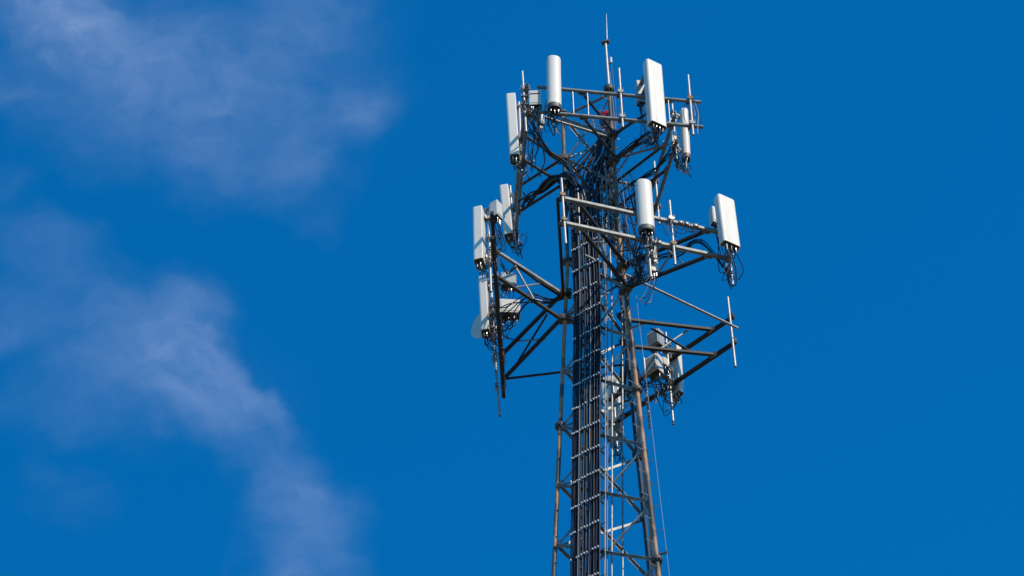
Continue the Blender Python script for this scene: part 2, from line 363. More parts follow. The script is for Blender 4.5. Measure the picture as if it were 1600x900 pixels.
# ---------------------------------------------------------------- sector frames
def frame(label, group, zu, zl, A, B, legk, ta, tb, style, pipes=(), ties=(), sub=(), rail='frame', lit_arm=None):
    """A, B: plan ends of the face rails; ta, tb: where the arms meet them"""
    jm = leg(legk, (zu+zl)/2)
    fr = empty('sector_frame', label, 'antenna frame', jm, group)
    n = V(B[1]-A[1], A[0]-B[0], 0).normalized()
    mid = V((A[0]+B[0])/2, (A[1]+B[1])/2, 0)
    if n.dot(mid) < 0: n = -n
    rr = .045
    P = lambda t, z, off=0: V(A[0]+(B[0]-A[0])*t, A[1]+(B[1]-A[1])*t, z) + n*off
    for z in (zu, zl):
        if style == 'box': MB().beam(P(0, z), P(1, z), .085, .095).build('face_rail', rail, fr)
        else: MB().tube(P(0, z), P(1, z), rr, n=14, hollow=True).build('face_rail', rail, fr)
        j = leg(legk, z); out = V(j.x, j.y, 0).normalized()
        mb = MB().box(j+out*.02, out*.13, V(-out.y, out.x, 0)*.10, V(0, 0, .085), .012)
        sd = V(-out.y, out.x, 0)
        for q in (-1, 1):
            for w in (-.05, .05): mb.tube(j-out*.24+sd*.085*q+V(0, 0, w), j+out*.19+sd*.085*q+V(0, 0, w), .009, n=6)
        mb.box(j-out*.10, out*.02, sd*.11, V(0, 0, .075), .006)
        mb.build('leg_clamp', 'flange', fr)
        for t in (ta, tb):
            e = P(t, z, -.045); s = j+out*.12+sd*(.03 if (e-j).dot(sd) > 0 else -.03)
            if style == 'box': ar = MB().beam(s, e, .075, .085)
            else: ar = MB().tube(s, e, .036, n=12)
            ar.build('support_arm', 'brace' if (lit_arm and z == zu and t == ta) else ('arm' if style == 'box' else 'armtop'), fr)  # one upper arm gets paler steel so that it looks sunlit
            MB().box(P(t, z, -.058), V(B[0]-A[0], B[1]-A[1], 0).normalized()*.09, n*.012, V(0, 0, .07)).build('arm_plate', 'galv', fr)
    for a, b, r, mname in sub: 
        MB().tube(a, b, r, n=8).build('brace_bar', mname, fr)
    for pa, pb in pipes:
        mp = MB().tube(pa, pb, .031, n=12, hollow=True).build('mount_pipe', 'pipe', fr)
        for z in (zu, zl):
            t = (z-pb.z)/(pa.z-pb.z)
            if not 0 <= t <= 1: continue
            p = pb+(pa-pb)*t; m = MB(); d = V(-n.y, n.x, 0)
            # plate pair and two bolts that hold the pipe to the rail
            rp = P(0, z); tt = (p-rp).dot(d); foot = rp + d*tt; gap = (p-foot).dot(n)
            m.box(p+n*.04, d*.07, n*.008, V(0, 0, .055)); m.box(foot-n*.058, d*.07, n*.008, V(0, 0, .06))
            for q in (-1, 1):
                for w in (-.052, .052): m.tube(foot-n*.10+d*.055*q+V(0, 0, w), p+n*.09+d*.055*q+V(0, 0, w), .008, n=6)
            m.build('pipe_clamp', 'clampz' if random.random() < .6 else 'brass', mp)
    for a, b, r in ties:
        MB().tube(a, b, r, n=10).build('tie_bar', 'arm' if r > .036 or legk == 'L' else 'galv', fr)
    return fr, P, n
def pp(x0, y0, x1, y1, Y): return (atY(x0, y0, Y), atY(x1, y1, Y))

# --- middle tier
zu, zl = 74.21, 73.33
FA, FB = (-.99, -2.82), (2.81, -1.60)
nf = V(FB[1]-FA[1], FA[0]-FB[0], 0).normalized()
pl = V(FA[0], FA[1], 0)+nf*.085
def pf(x0, y0, x1, y1): return (onplane(x0, y0, pl, nf), onplane(x1, y1, pl, nf))
pM0 = pf(877, 279, 884, 381); pM1 = pf(1006, 300, 1017, 433); pM2 = pf(1046, 314, 1055, 414); pM3 = pf(1132, 318, 1145, 446)
frame('grey box-rail antenna frame at middle tier facing the viewer', 'middle tier frames', zu, zl, FA, FB, 'R', .12, .87, 'box',
      [pM0, pM1, pM2, pM3],
      [(atY(914, 399, -.62), atY(1153, 513, .62), .032), (V(-1.02, -2.86, zu-.09), leg('L', zu-.05)+V(-.06, .1, 0), .038)],
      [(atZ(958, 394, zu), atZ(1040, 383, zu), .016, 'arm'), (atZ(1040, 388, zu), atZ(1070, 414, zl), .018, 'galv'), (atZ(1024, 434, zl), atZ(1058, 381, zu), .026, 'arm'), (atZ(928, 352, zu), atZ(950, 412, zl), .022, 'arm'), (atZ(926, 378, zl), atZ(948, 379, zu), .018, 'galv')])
LA, LB = (-2.50, -2.45), (-2.37, 2.30)
pL1 = pp(763, 330, 767, 456, -1.72); pL2 = pp(767, 440, 773, 552, .55); pL3 = pp(768, 500, 781, 650, 1.98); pL4 = pp(770, 470, 775, 580, 1.05)
frame('shade-darkened box-rail antenna frame at middle tier jutting left, seen end-on', 'middle tier frames', zu, zl, LA, LB, 'L', .24, .88, 'box', [pL1, pL2, pL4, pL3],
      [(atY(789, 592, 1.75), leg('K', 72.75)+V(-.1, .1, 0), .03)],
      [(atZ(803, 413, zu), atZ(836, 471, zl), .024, 'brace'), (atZ(804, 449, zl), atZ(847, 443, zu), .02, 'brace'), (atZ(804, 574, zl), atZ(855, 491, zu), .026, 'arm'), (atZ(809, 533, zu), atZ(851, 530, zl), .02, 'galv')], rail='arm', lit_arm=True)  # rails in the shade-darkened steel, near upper arm in the sunlit tone
RA, RB = (2.96, .84), (-.05, 3.40)
pR0 = pp(1137, 465, 1149, 573, .80); pR1 = pp(1040, 520, 1052, 663, 1.98); pR2 = pp(1006, 560, 1015, 669, 2.52); pR3 = pp(957, 590, 965, 712, 3.18)
frame('shade-darkened box-rail antenna frame at middle tier jutting right behind the tower', 'middle tier frames', zu, zl, RA, RB, 'K', .16, .86, 'box', [pR0, pR1, pR2, pR3], [],
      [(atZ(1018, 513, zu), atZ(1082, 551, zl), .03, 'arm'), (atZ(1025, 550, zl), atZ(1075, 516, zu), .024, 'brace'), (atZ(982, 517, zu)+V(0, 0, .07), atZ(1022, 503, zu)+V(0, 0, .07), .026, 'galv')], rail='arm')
# --- top tier
yu, yl = 79.16, 78.21
UA, UB = (-1.36, -2.17), (2.46, -1.57)
nu = V(UB[1]-UA[1], UA[0]-UB[0], 0).normalized(); plu = V(UA[0], UA[1], 0)+nu*.085
def pu(x0, y0, x1, y1): return (onplane(x0, y0, plu, nu), onplane(x1, y1, plu, nu))
pU1 = pu(859, 100, 866, 188); pU2 = pu(967, 107, 973, 199); pU3 = pu(1009, 103, 1021, 224); pU4 = pu(1075, 118, 1083, 211)
def uz(x, y, z): return atZ(x, y, z)
PU = lambda t, z: V(UA[0]+(UB[0]-UA[0])*t, UA[1]+(UB[1]-UA[1])*t, z)
frame('round-pipe antenna frame at top tier facing the viewer', 'top tier frames', yu, yl, UA, UB, 'R', .275, .80, 'pipe', [pU1, pU2, pU3, pU4],
      [(atZ(831, 177, yu-.06), leg('R', yu-.06)+V(-.03, 0, 0), .034)],
      [(PU(t, yu), PU(t, yl), .012, 'pipe') for t in (.215, .305, .80)] + [(atZ(908, 178, yl), leg('R', yu+.1), .010, 'copper')])
TA, TB = (-1.60, -2.25), (-2.02, 1.90)
pT1 = pp(816, 112, 822, 206, -2.12); pT2 = pp(811, 160, 815, 268, -.62); pT3 = pp(797, 291, 804, 387, 1.45)
frame('round-pipe antenna frame at top tier jutting left, seen end-on', 'top tier frames', yu, yl, TA, TB, 'L', .36, .73, 'pipe', [pT1, pT2, pT3],
      [], [(atZ(852, 224, yu), atZ(866, 262, yu), .014, 'pipe')])
a1 = atZ(1048, 196, yu); a2 = atZ(1013, 312, yu)
pK1 = pp(1050, 163, 1058, 258, -1.0); pK2 = pp(1022, 253, 1030, 350, .78)
frame('round-pipe antenna frame at top tier jutting right behind the tower', 'top tier frames', yu, yl, (a1.x+.1, a1.y-.3), (a2.x, a2.y), 'K', .36, .86, 'pipe', [pK1, pK2],
      [(leg('R', yl+.08), atZ(1046, 225, yl+.08), .03), (atY(964, 270, .2), atY(1003, 214, -1.2), .022)], [])

# ---------------------------------------------------------------- antennas
def prof_box(w, d, rf, rb, n=4):
    """plan outline, x forward (0 = back, d = front), y sideways"""
    out = []
    for cx_, cy, r, a0 in ((d-rf, w/2-rf, rf, 0), (rb, w/2-rb, rb, 90), (rb, -w/2+rb, rb, 180), (d-rf, -w/2+rf, rf, 270)):
        for i in range(n+1):
            a = math.radians(a0+90*i/n); c_, s_ = math.cos(a), math.sin(a)
            if i == 0: out.append((cx_+r*c_+.012*s_, cy+r*s_-.012*c_))       # keeps the flats flat
            out.append((cx_+r*c_, cy+r*s_))
            if i == n: out.append((cx_+r*c_-.012*s_, cy+r*s_+.012*c_))
    return out
def prof_round(w, d, n=28, p=2.3):
    out = []
    for i in range(n):
        a = 2*math.pi*i/n; c, s_ = math.cos(a), math.sin(a)
        out.append((d/2+math.copysign(abs(c)**(2/p), c)*d/2, math.copysign(abs(s_)**(2/p), s_)*w/2))
    return out
def sprof(pr, k, w, d): return [((x-d/2)*k+d/2, y*k) for x, y in pr]
JN = 0
def jumper(parent, a, d0, b, sag, r=.011, mat=None, plug=True, spread=.16):
    """a cable from plug a (leaving along d0) hanging down to b"""
    mid = (a+b)/2 + V(rnd(-spread, spread), rnd(-spread, spread), -sag*rnd(.6, 1.25))
    p1 = a+d0*rnd(.14, .24)
    q = (mid+b)/2 + V(rnd(-spread, spread)*.6, rnd(-spread, spread)*.6, -sag*.35)
    mat = mat or ('cable' if random.random() < .8 else 'cableg')
    o = MB().path([a+d0*.05, p1, mid, q, b], r, 6, 6).build('jumper_cable', mat, parent)
    if plug:
        m = MB().tube(a, a+d0*.09, .021, .017, n=8)
        m.build('plug', random.choice(['plug', 'black', 'black', 'tape', 'plug']), o)
        if random.random() < .75:
            MB().tube(a+d0*.09, a+d0*rnd(.15, .2), .016, .014, n=8).build('boot', random.choice(['black', 'tape', 'black']), o)
    return o
def antenna(label, top, bot, Y, az, w, d, shape='box', pipe=None, conns=6, group=None, mat='radome', jump=None, capmat='cap', ridge=False, sag=.22, jr=.011):
    ca, sa = abs(math.cos(math.radians(az))), abs(math.sin(math.radians(az)))
    dy = 52*(d/2*sa + w/2*ca*.8)               # the photo shows the nearer edge, the axis lies behind it
    T = atY(top[0], top[1]+dy, Y); B = atY(bot[0], bot[1]+dy*.75, Y); zax = (T-B).normalized(); h = (T-B).length
    x = V(math.cos(math.radians(az)), math.sin(math.radians(az)), 0); y = zax.cross(x).normalized(); x = y.cross(zax)
    rot = Matrix((x, y, zax)).transposed()
    B0 = B - x*d/2
    o = empty('panel_antenna', label, 'antenna', B0, group, rot)
    W_ = lambda px, py, pz: B0 + x*px + y*py + zax*pz
    pr = prof_box(w, d, min(.055, d*.32), .02) if shape == 'box' else prof_round(w, d)
    R = []
    for zz, k in ((0.0, 1.0), (h*.5, 1.0), (h-.07, 1.0), (h-.05, 1.0), (h-.02, .985), (h-.006, .95), (h, .86)):
        R.append([W_(px, py, zz) for px, py in sprof(pr, k, w, d)])
    MB().rings(R, cap0=False).build('radome', mat, o, ang=50)
    if shape == 'box':
        cp = MB().rings([[W_(px, py, zz) for px, py in sprof(pr, k, w, d)] for zz, k in ((.0, 1.0), (-.012, .99), (-.012, .93), (.03, .92))], cap0=False)
        cp.build('end_cap', mat, o)
        MB().rings([[W_(px, py, .028) for px, py in sprof(pr, .925, w, d)], [W_(px, py, .034) for px, py in sprof(pr, .925, w, d)]]).build('connector_plate', capmat, o)
    else:
        MB().rings([[W_(px, py, zz) for px, py in sprof(pr, k, w, d)] for zz, k in ((.003, .985), (-.10, .97), (-.13, .90), (-.13, .80), (-.09, .79))], cap0=False).build('end_cap', capmat, o)
        MB().rings([[W_(px, py, -.092) for px, py in sprof(pr, .8, w, d)], [W_(px, py, -.086) for px, py in sprof(pr, .8, w, d)]]).build('connector_plate', 'black', o)
    if ridge:
        for ry in ridge: MB().box(W_(d+.000, ry*w, h*.5), x*.002, y*.005, zax*(h*.485)).build('radome_seam', 'radome', o)
    if pipe:
        pa, pb = pipe
        for f in (.1, .86):
            c = W_(0, 0, h*f); t = (c.z-pb.z)/(pa.z-pb.z); t = max(.03, min(.97, t)); q = pb+(pa-pb)*t
            v = q-c; v.z *= .9
            if v.length < .04: continue
            vd = v.normalized(); sd = vd.cross(V(0, 0, 1)).normalized()
            m = MB()
            for k in (-1, 1): m.box(c+v*.5+sd*.035*k, v*.5, sd*.005, V(0, 0, .03))
            m.box(c+vd*.01, vd*.012, sd*.07, V(0, 0, .045)); m.box(q-vd*.035, vd*.008, sd*.075, V(0, 0, .04)); m.box(q+vd*.04, vd*.008, sd*.075, V(0, 0, .04))
            for k in (-1, 1): m.tube(q+sd*.05*k-vd*.06, q+sd*.05*k+vd*.075, .008, n=6)
            m.build('bracket', 'clampz', o)
    zc = .03 if shape == 'box' else -.09
    for i in range(conns):
        rows = 2 if conns > 4 else 1; per = (conns+rows-1)//rows
        px = d*(.35 if i % rows else .65) if rows == 2 else d*.5
        py = ((i//rows)+.5)/per*w*.78 - w*.39
        c = W_(px, py, zc)
        MB().tube(c, c-zax*.06, .02, n=8).build('connector', random.choice(['plug', 'black', 'plug', 'cap']), o)
        if jump:
            tg = jump[i % len(jump)] + V(rnd(-.07, .07), rnd(-.07, .07), rnd(-.12, .08))
            jumper(o, c-zax*.05, -zax, tg, sag, jr)
    if jump:
        for _ in range(7):
            a = jump[0]+V(rnd(-.12, .12), rnd(-.12, .12), rnd(-.1, .25)); b = jump[-1]+V(rnd(-.15, .15), rnd(-.15, .15), rnd(-.1, .3))
            MB().path([a, (a+b)/2+V(rnd(-.2, .2), rnd(-.2, .2), -rnd(.1, .4)), b, b+V(rnd(-.06, .06), rnd(-.06, .06), rnd(.2, .5))], random.choice([.008, .010, .012]), 6, 7).build('jumper_cable', random.choice(['cable', 'cable2', 'cable', 'cableg']), o)
    return o
def radio(label, c, Y, az, w, h, d, mat='radio', pipe=None, group=None, conns=4, jump=None, slit=False, tilt=0, fins=True, sag=.3):
    C = atY(*c, Y); x = V(math.cos(math.radians(az)), math.sin(math.radians(az)), 0); zax = V(0, 0, 1); y = zax.cross(x)
    o = empty('radio_unit', label, 'radio unit', C - zax*h/2, group)
    MB().box(C, x*d*.5, y*w*.5, zax*h*.5, .010).build('case', mat, o, ang=12)
    m = MB()
    if fins:
        nf_ = max(5, int(w/.028))
        for i in range(nf_): m.box(C-x*(d*.5+.02)+y*((i+.5)/nf_-.5)*w*.92, x*.024, y*.004, zax*h*.44)
        m.build('heat_sink', mat, o)
    MB().box(C+x*(d*.5+.004), x*.006, y*w*.42, zax*h*.40, .004).build('cover', mat, o, ang=12)
    if slit: MB().box(C+x*(d*.5+.012)+zax*h*.22, x*.004, y*w*.40, zax*.018).build('handle_slot', 'black', o)
    hd = MB().path([C+zax*h*.5+y*w*.3, C+zax*(h*.5+.05)+y*w*.28, C+zax*(h*.5+.05)-y*w*.28, C+zax*h*.5-y*w*.3], .008, 6, 4); hd.build('handle', 'galv', o)
    MB().box(C-zax*(h*.5+.008), x*d*.44, y*w*.46, zax*.012).build('connector_plate', 'black', o)
    if pipe:
        pa, pb = pipe; t = max(.05, min(.95, (C.z-pb.z)/(pa.z-pb.z))); q = pb+(pa-pb)*t; v = q-C; v.z = 0
        if v.length > .05:
            vd = v.normalized(); sd = vd.cross(zax)
            for zz in (-.3*h, .3*h):
                MB().box(C+v*.5+zax*zz, v*.5+vd*.05, sd*.05, zax*.02).box(q+vd*.05+zax*zz, vd*.012, sd*.08, zax*.035).build('bracket', 'galv', o)
    for i in range(conns):
        cc = C - zax*(h*.5+.01) + y*((i+.5)/conns-.5)*w*.8 + x*rnd(-.3, .3)*d
        MB().tube(cc, cc-zax*.06, .018, n=8).build('connector', 'plug', o)
        if jump:
            tg = jump[i % len(jump)] + V(rnd(-.08, .08), rnd(-.08, .08), rnd(-.15, .1)); jumper(o, cc-zax*.05, -zax, tg, sag, .010)
    return o
def on(p, f): return p[1]+(p[0]-p[1])*f     # along a pipe, 0 = bottom

GA = 'panel antennas'; GR = 'radio units'
# top tier, front
antenna('rounded white antenna at left end of the top front frame', (865, 84.5), (866, 160), -2.42, -80, .335, .30, 'round', pU1, 6, GA, jump=[on(pU1, .02)+V(.05, .1, -.1), on(pU1, .05)+V(-.1, .1, 0)], sag=.10)
antenna('tall white box antenna at top right, tilted, with six cables below', (1019.5, 91), (1027, 190), -2.02, -58, .44, .20, 'box', pU3, 8, GA, jump=[on(pU3, .12)+V(-.15, .15, 0), on(pU3, .0)+V(.1, .1, .05), on(pU3, .2)+V(-.35, .25, -.05), on(pU3, .05)], sag=.30, ridge=(-.12, .22))
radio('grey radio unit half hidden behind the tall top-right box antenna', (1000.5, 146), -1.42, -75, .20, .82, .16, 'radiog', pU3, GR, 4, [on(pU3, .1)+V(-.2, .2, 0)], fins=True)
# top tier, left
antenna('long white antenna at far left of the top tier with shadow bands', (798.5, 146), (804.5, 243), -.66, 176, .34, .235, 'box', pT2, 6, GA, jump=[on(pT2, .08)+V(.05, 0, 0), on(pT2, .02)+V(.12, .1, -.1), on(pT2, .2)+V(.15, 0, 0)], sag=.30)
radio('white radio unit with dark slot beside the top left pipe', (836.5, 156), -2.15, -92, .30, .54, .16, 'radio', pT1, GR, 6, [on(pT1, .0)+V(.2, .6, -.25), on(pT1, .2)+V(.25, .3, -.6), on(pT1, .1)+V(.1, .8, -.8)], slit=True, sag=.25)
radio('small pale radio unit hanging under the slotted white radio', (844, 186), -1.75, -60, .16, .40, .12, 'radio', pT1, GR, 3, [on(pT1, .0)+V(.3, .7, -.6)], sag=.2)
antenna('white antenna with shadow stripes at back end of top left frame', (788, 288), (795.5, 366), 1.42, 172, .30, .22, 'box', pT3, 4, GA, mat='radome', jump=[on(pT3, .1), on(pT3, .02)+V(.1, 0, 0)], sag=.25)
radio('slim pale radio unit on the pipe behind the striped top left antenna', (806, 342), 1.45, -60, .11, .34, .10, 'radio', pT3, GR, 3, [on(pT3, .05)+V(.15, 0, -.05), on(pT3, .25)+V(.35, 0, 0)], sag=.25)
# top tier, right
antenna('slim white antenna at right end of the top tier, seen from its side', (1068.5, 168), (1072, 240), -.85, 12, .26, .20, 'round', pK1, 4, GA, jump=[on(pK1, .05), on(pK1, .0)+V(.12, 0, -.12)], sag=.25)
radio('narrow pale radio unit on the pipe left of the slim right antenna', (1052.5, 215), -1.06, -75, .13, .40, .10, 'radio', pK1, GR, 4, [on(pK1, .02)+V(.05, .05, .05)], sag=.22, fins=False)
# middle tier, front
antenna('rounded white antenna hanging in front of the tower at middle tier', (1005, 277.5), (1010, 351), -2.35, -80, .375, .33, 'round', pM1, 8, GA, jump=[on(pM1, .2), on(pM1, .35)+V(-.18, .15, -.1), on(pM1, .1)+V(-.2, .25, -.1), on(pM1, .3)+V(.1, .1, 0)], sag=.16)
radio('white radio unit low behind the rounded middle antenna', (1018.5, 405), -1.72, -70, .22, .92, .16, 'radio', pM1, GR, 4, [on(pM1, .1)+V(-.25, .5, -.6), on(pM1, .0)+V(-.15, .4, -.3)], sag=.3)
antenna('wide white box antenna with centre seam at far right of middle tier', (1131.5, 302), (1141, 377), -2.02, -58, .46, .20, 'box', pM3, 6, GA, jump=[on(pM3, .18), on(pM3, .1)+V(.1, .05, 0), on(pM3, .05)+V(-.05, .05, .0)], sag=.28, ridge=(-.10,))
radio('small white radio unit behind the wide seamed right antenna', (1117, 339), -1.55, -60, .2, .55, .15, 'radio', pM3, GR, 3, [on(pM3, .3)+V(-.05, .1, -.2)], sag=.5)
# middle tier, left
antenna('long pale antenna at far left of middle tier, front end of frame', (748.5, 322), (750, 406), -1.75, 166, .36, .23, 'box', pL1, 6, GA, mat='radome', jump=[on(pL1, .35)+V(.02, 0, 0), on(pL1, .2)+V(.05, 0, 0), on(pL1, .5)+V(.12, 0, 0)], sag=.28)
radio('white radio unit tipped beside the long far-left middle antenna', (775.5, 330), -1.8, -35, .22, .52, .20, 'radio', pL1, GR, 5, [on(pL1, .5)+V(.1, 0, 0), on(pL1, .6)+V(.15, .1, -.1)], sag=.3)
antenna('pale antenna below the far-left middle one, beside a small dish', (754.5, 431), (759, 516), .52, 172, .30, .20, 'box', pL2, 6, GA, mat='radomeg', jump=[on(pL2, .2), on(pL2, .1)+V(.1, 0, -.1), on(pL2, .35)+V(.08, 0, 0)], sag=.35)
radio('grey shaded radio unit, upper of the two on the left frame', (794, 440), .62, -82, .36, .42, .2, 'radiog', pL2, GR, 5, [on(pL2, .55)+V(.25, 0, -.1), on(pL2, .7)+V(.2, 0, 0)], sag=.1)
radio('white radio unit with dark underside, lower of the two on left frame', (796, 484), .52, -84, .48, .46, .26, 'radio', pL2, GR, 6, [on(pL2, .25)+V(.4, 0, -.1), on(pL2, .35)+V(.2, 0, 0)], sag=.12)
# middle tier, right and back
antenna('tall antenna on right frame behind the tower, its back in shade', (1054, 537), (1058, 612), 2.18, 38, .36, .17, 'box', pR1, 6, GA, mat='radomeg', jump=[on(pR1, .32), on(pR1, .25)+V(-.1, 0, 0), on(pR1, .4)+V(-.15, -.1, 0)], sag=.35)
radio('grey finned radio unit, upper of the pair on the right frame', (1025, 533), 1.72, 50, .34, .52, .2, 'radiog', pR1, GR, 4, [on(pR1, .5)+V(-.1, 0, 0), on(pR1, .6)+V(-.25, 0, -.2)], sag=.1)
radio('white boxy radio unit, lower of the pair on the right frame', (1023, 573), 1.70, 50, .34, .56, .22, 'radio', pR1, GR, 6, [on(pR1, .35)+V(-.05, 0, 0), on(pR1, .25)+V(-.05, -.05, -.1), on(pR1, .45)+V(-.2, 0, -.2)], sag=.45)
radio('small white add-on box beside the lower right radio unit', (1038, 568), 1.78, 50, .16, .26, .12, 'radio', pR1, GR, 2, [on(pR1, .4)], sag=.1)
antenna('white antenna behind the tower lattice, seen through the bracing', (953, 584), (962, 680), 3.35, 70, .40, .17, 'box', pR3, 4, GA, jump=[on(pR3, .1), on(pR3, .02)], sag=.25)

# microwave dish edge-on at the far left
dp = atY(755, 505, .80); ax = V(-.72, -.69, -.04).normalized()
dish = empty('microwave_dish', 'small shallow white dish edge-on at the far left', 'dish', dp)
u = ax.orthogonal().normalized(); w = ax.cross(u); m = MB(); R = []
for rr_, off in ((.02, -.10), (.15, -.085), (.27, -.05), (.385, -.01), (.39, .0), (.39, .025), (.38, .032), (.25, .04), (.02, .044)):
    R.append([dp+ax*off+(u*math.cos(t)+w*math.sin(t))*rr_ for t in [2*math.pi*i/32 for i in range(32)]])
m.rings(R).build('reflector', 'radomeg', dish)
MB().tube(dp-ax*.08, dp-ax*.20, .06, n=12).build('hub', 'galv', dish)
q = on(pL2, .28); MB().tube(dp-ax*.18, q, .02, n=8).build('bracket', 'galv', dish)

# ---------------------------------------------------------------- top of the tower
b0 = leg('R', ZT)
mast_top = atY(946, 66, b0.y)
mast = empty('lightning_rod', 'thin lightning rod on the slim mast at the very tip of the tower', 'lightning rod', b0)
MB().tube(b0-V(0, 0, .02), mast_top, .042, .034, n=12).build('mast', 'pipe', mast)
MB().tube(b0-V(0, 0, .02), b0+V(0, 0, .10), .125, .125, n=20).build('base_cap', 'flange', mast)
cl_ = MB().box(mast_top, V(.09, -.03, 0), V(.02, .05, 0), V(0, 0, .035), .008); cl_.tube(mast_top-V(0, 0, .06), mast_top+V(0, 0, .06), .04, n=10)
cl_.build('rod_clamp', 'flange', mast)
rt_ = atY(947.5, 22, b0.y)
MB().tube(mast_top+V(.04, 0, -.02), rt_, .013, .004, n=8).build('rod', 'pipe', mast)
gp = atY(955, 98, b0.y)
gps = empty('whip_stub_antenna', 'tiny stub antenna bracketed to the slim mast near the tip', 'antenna', gp)
MB().tube(gp, gp+V(0, 0, .20), .03, .026, n=10).build('housing', 'radome', gps)
mp_ = b0+(mast_top-b0)*((gp.z-.06-b0.z)/(mast_top.z-b0.z))
MB().tube(mp_, gp+V(0, 0, -.01), .022, n=8).build('bracket', 'flange', gps)
MB().path([gp, gp+V(.02, 0, -.5), gp+V(.03, .05, -1.0), b0+V(.13, 0, -.4), b0+V(.14, 0, -1.4)], .006, 5, 5).build('lead_wire', 'copper', gps)
bc = atY(949, 190, .05)
be = empty('warning_beacon', 'red domed aircraft warning beacon inside the tower top', 'beacon', bc-V(0, 0, .3))
R = []
for zz, rr_ in ((0, .19), (.10, .19), (.20, .175), (.27, .135), (.315, .075), (.33, .01)): R.append([bc+V(rr_*math.cos(t), rr_*math.sin(t), zz) for t in [2*math.pi*i/24 for i in range(24)]])
MB().rings(R).build('lens', 'red', be)
R = []
for zz, rr_ in ((-.30, .10), (-.27, .16), (-.05, .19), (.0, .20), (.012, .195)): R.append([bc+V(rr_*math.cos(t), rr_*math.sin(t), zz) for t in [2*math.pi*i/24 for i in range(24)]])
MB().rings(R).build('housing', 'glassg', be)
MB().beam(bc-V(0, 0, .32), leg('K', bc.z-.32), .06, .05).build('bracket', 'galv', be)
MB().beam(bc-V(0, 0, .325), leg('R', bc.z-.325), .06, .05).build('bracket', 'galv', be)

# ---------------------------------------------------------------- cables leaving the run for the frames
def branch(pts, r=.02, k=1, jit=.05, mat=None):
    for _ in range(k):
        j = V(rnd(-jit, jit), rnd(-jit, jit), rnd(-jit, jit))
        P = [p + j + V(rnd(-jit, jit), rnd(-jit, jit), rnd(-jit, jit))*.5 for p in pts]
        MB().path(P, r, 7, 6).build('branch_cable', mat or ('cable' if random.random() < .6 else 'cable2'), run)
def L_(i): return exits[i][0]
def starts(lo, hi, k): return [exits[random.randrange(lo, min(hi, len(exits)))] for _ in range(k)]
# to the left top frame: arcs over the left leg and along the lower arms
for e in starts(0, 11, 7):
    branch([e[1], e[0], e[0]+V(-.1, -.02, .45), leg('L', yl-.05)+V(.0, -.22, .12), atZ(850, rnd(288, 300), yl-.03), atZ(826, rnd(305, 318), yl-.03), atZ(rnd(812, 818), rnd(295, 330), yl)], .02, 1, .04)
for e in starts(0, 11, 5):
    branch([e[1], e[0], e[0]+V(-.05, .05, .6), leg('L', yl+.35)+V(.12, -.12, 0), atZ(858, 240, yu-.3), atZ(rnd(838, 845), rnd(210, 225), yu-.1), atZ(rnd(824, 832), rnd(185, 205), yu-.1)], .019, 1, .05)
# up into the tower top and out along the front and right arms
for e in starts(8, 30, 12):
    branch([e[1], e[0], e[0]+V(.06, .06, .5), e[0]+V(rnd(.15, .35), rnd(.1, .4), rnd(.9, 1.2)), leg('R', yl+rnd(.1, .7))+V(-rnd(.1, .3), rnd(.0, .3), 0), leg('R', yu+rnd(-.2, .3))+V(-rnd(.0, .15), rnd(.0, .2), 0)], .021, 1, .05)
for e in starts(11, 30, 6):
    branch([leg('R', yl-.3)+V(-.25, .2, 0), leg('R', yl+.05)+V(-.05, .12, 0), atZ(985, rnd(228, 236), yl+.05), atZ(1003, rnd(212, 219), yl+.02), atZ(rnd(1012, 1022), rnd(205, 214), yl), atZ(rnd(1018, 1030), rnd(196, 222), yl+.05)], .018, 1, .04)
for e in range(4):
    branch([leg('R', yu-.6)+V(-.15, .2, 0), leg('R', yu+.0)+V(.02, .1, .05), atZ(985, 193, yu+.06), atZ(1006, rnd(178, 186), yu+.05), atZ(rnd(1008, 1018), rnd(172, 180), yu)], .018, 1, .03)
for e in range(5):
    branch([leg('K', yl-.5)+V(-.2, -.3, 0), leg('K', yl+.0)+V(0, -.1, .1), atZ(990, rnd(282, 288), yl+.15), atZ(1018, rnd(266, 274), yl+.1), atZ(rnd(1036, 1042), rnd(240, 258), yl+.1), atZ(rnd(1048, 1054), rnd(228, 240), yl)], .016, 1, .03)
# tangle inside the tower under the top frames, spilling down behind the near leg
for i in range(26):
    a = V(rnd(-.25, .35), rnd(-.35, .25), rnd(77.0, 79.4)); b = V(rnd(-.3, .4), rnd(-.4, .3), rnd(75.6, 77.4))
    branch([a, (a+b)/2+V(rnd(-.25, .25), rnd(-.25, .25), rnd(-.3, .3)), b, b+V(rnd(-.1, .1), rnd(-.1, .1), -rnd(.4, 1.2))], random.choice([.012, .018, .021]), 1, .03, random.choice(['cable', 'cable2', 'cable', 'cableg']))
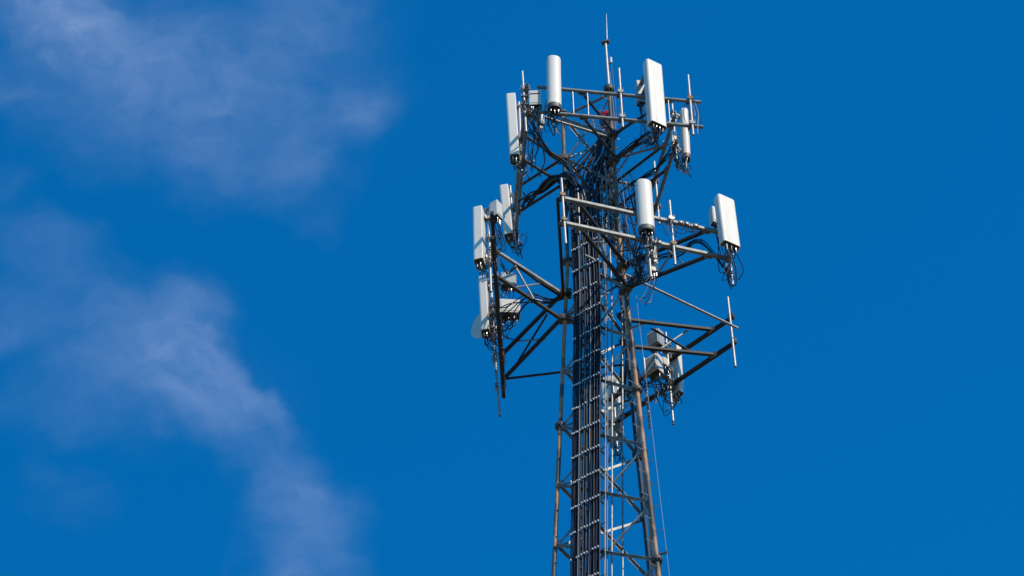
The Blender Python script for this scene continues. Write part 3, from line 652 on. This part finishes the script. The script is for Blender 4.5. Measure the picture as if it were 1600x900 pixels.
# middle tier: front bundle drops behind the rounded antenna to the near leg
for i in range(12):
    a = on(pM1, rnd(.25, .6))+V(rnd(-.25, .0), rnd(.1, .3), 0)
    branch([a, a+V(-.1, .1, -.35), on(pM1, .15)+V(-.2, .35, rnd(-.3, .1)), leg('R', zl+rnd(-.1, .5))+V(rnd(.2, .5), -rnd(.2, .5), 0), leg('R', zl+rnd(-.2, .6))+V(.08, .1, 0)], random.choice([.011, .014, .018]), 1, .05)
for i in range(9):
    a = leg('R', 75.9)+V(rnd(.05, .2), rnd(.0, .3), rnd(-.3, .6)); b = on(pM1, rnd(.2, .5))+V(-.25, .3, 0)
    branch([a, a+V(.1, -.1, -.5), (a+b)/2+V(rnd(-.1, .1), rnd(-.1, .1), rnd(-.5, -.2)), b], random.choice([.010, .014]), 1, .04)
for i in range(6):
    a = atZ(1100-rnd(0, 10), 372, zu-.05)
    branch([pM3[1]+V(-.05, .1, .5), a+V(0, 0, -.1), atZ(1060, 388, zu-.08)+V(0, .03, -rnd(.0, .3)), atZ(1022, 402, zu-.08), atZ(985, 413, zu-.08)], .012, 1, .04)
# loose loops along the right end of the front frame
for i in range(7):
    x0 = rnd(1024, 1078); p = atZ(x0, 333+(x0-1000)*.2, zu-.04); q = atZ(x0+rnd(8, 26), 339+(x0-1000)*.2, zu-.04)
    branch([p, p+V(.05, -.05, -rnd(.2, .5)), q+V(-.05, -.05, -rnd(.2, .6)), q], .008, 1, .02)
# left and right middle frames
for i in range(7):
    branch([on(pL2, rnd(.3, .8)), atZ(rnd(786, 796), rnd(452, 520), zl+.1), atZ(825, rnd(458, 470), zu-.1)+V(0, 0, rnd(-.2, .05)), atZ(862, 470, zu-.06), leg('L', zu-.1)+V(.12, -.1, 0)], .013, 1, .05)
for i in range(4):
    branch([atZ(778, rnd(400, 414), zu)+V(.05, 0, -.1), atZ(793, rnd(418, 424), zu-.1)+V(0, 0, -rnd(.1, .35)), atZ(808, rnd(415, 425), zu-.06), atZ(840, 441, zu-.06), atZ(876, 464, zu-.06)], .010, 1, .02)
for i in range(6):
    branch([on(pR1, rnd(.3, .6))+V(-.1, 0, 0), atZ(1020, rnd(590, 618), zl+.05)+V(0, 0, -rnd(.0, .3)), atZ(1000, rnd(590, 605), zl), leg('K', zl-.1)+V(.1, .1, 0)], .012, 1, .05)

# fan of thick feeders sweeping from the bundle up to the near leg
for i in range(9):
    k = i/8
    branch([atY(884+52*k, 345, -.35-.25*k), atY(882+50*k, 305, -.34-.2*k), atY(889+44*k, 275-6*k, -.3-.1*k), atY(908+30*k, 250-8*k, -.28), atY(930+14*k, 228-10*k, -.3), atY(942+8*k, 210-14*k, -.38)], .024, 1, .015)
for i in range(5):
    branch([atZ(822+4*i, 322-4*i, yl-.04), atZ(846, 296-2*i, yl-.03), atY(864, 279-i, -.3), atY(884, 273+i, -.4), atY(897+4*i, 288+2*i, -.45), atY(899+6*i, 330, -.42), atY(899+7*i, 365, -.4)], .022, 1, .015)
# pale splices, ties and earth kits scattered through the tangles
def bits(n, x0, x1, y0, y1, Y0, Y1):
    for _ in range(n):
        p = atY(rnd(x0, x1), rnd(y0, y1), rnd(Y0, Y1)); d = V(rnd(-.5, .5), rnd(-.5, .5), rnd(-1, 1)).normalized()
        MB().tube(p, p+d*rnd(.06, .16), rnd(.012, .022), n=7).build('cable_splice', random.choice(['tape', 'plug', 'clip']), run)
bits(34, 892, 962, 268, 340, -.5, .1)
bits(14, 935, 965, 190, 260, -.5, .1)
bits(16, 966, 1000, 280, 400, -.5, .2)
for i in range(16):                            # thin loose ends in and around the tower top
    a = atY(rnd(925, 985), rnd(165, 330), rnd(-.5, .2)); d = V(rnd(-.4, .4), rnd(-.2, .2), rnd(-.5, .3))
    MB().path([a, a+d*.5+V(0, 0, rnd(-.1, .1)), a+d], .006, 5, 4).build('thin_wire_or_glint', random.choice(['tape', 'cableg', 'cable']), run)
for i in range(14):                            # slack leads behind the near leg down to the middle frame
    a = atY(rnd(968, 985), rnd(270, 320), rnd(-.4, .3)); b = atY(rnd(985, 1005), rnd(345, 410), rnd(-1.2, -.3))
    branch([a, a+V(.05, -.1, -.6), (a+b)/2+V(rnd(-.1, .1), rnd(-.1, .1), -rnd(.1, .5)), b], random.choice([.008, .012, .016]), 1, .03)

for x, y in ((1064, 347), (1073, 349), (1087, 352), (1030, 378), (1018, 375)):   # small saddles bolted on the front rails
    p = onplane(x, y, V(FA[0], FA[1], 0)+nf*.06, nf)
    MB().box(p, V(.05, .015, 0), nf*.02, V(0, 0, .045), .008).build('saddle', 'clampz', bpy.data.objects['sector_frame'])
for i in range(7):                             # loose leads along the empty pipe at the top right
    a = on(pU4, rnd(.5, .62))+V(rnd(-.12, .12), rnd(0, .1), 0); b = on(pU4, rnd(.02, .12))+V(rnd(-.12, .14), rnd(0, .1), 0)
    MB().path([a, (a*2+b)/3+V(rnd(-.1, .1), .03, 0), (a+b*2)/3+V(rnd(-.1, .1), .03, 0), b], .007, 5, 5).build('loose_lead', random.choice(['cable', 'tape', 'cableg']), bpy.data.objects['sector_frame.003'])
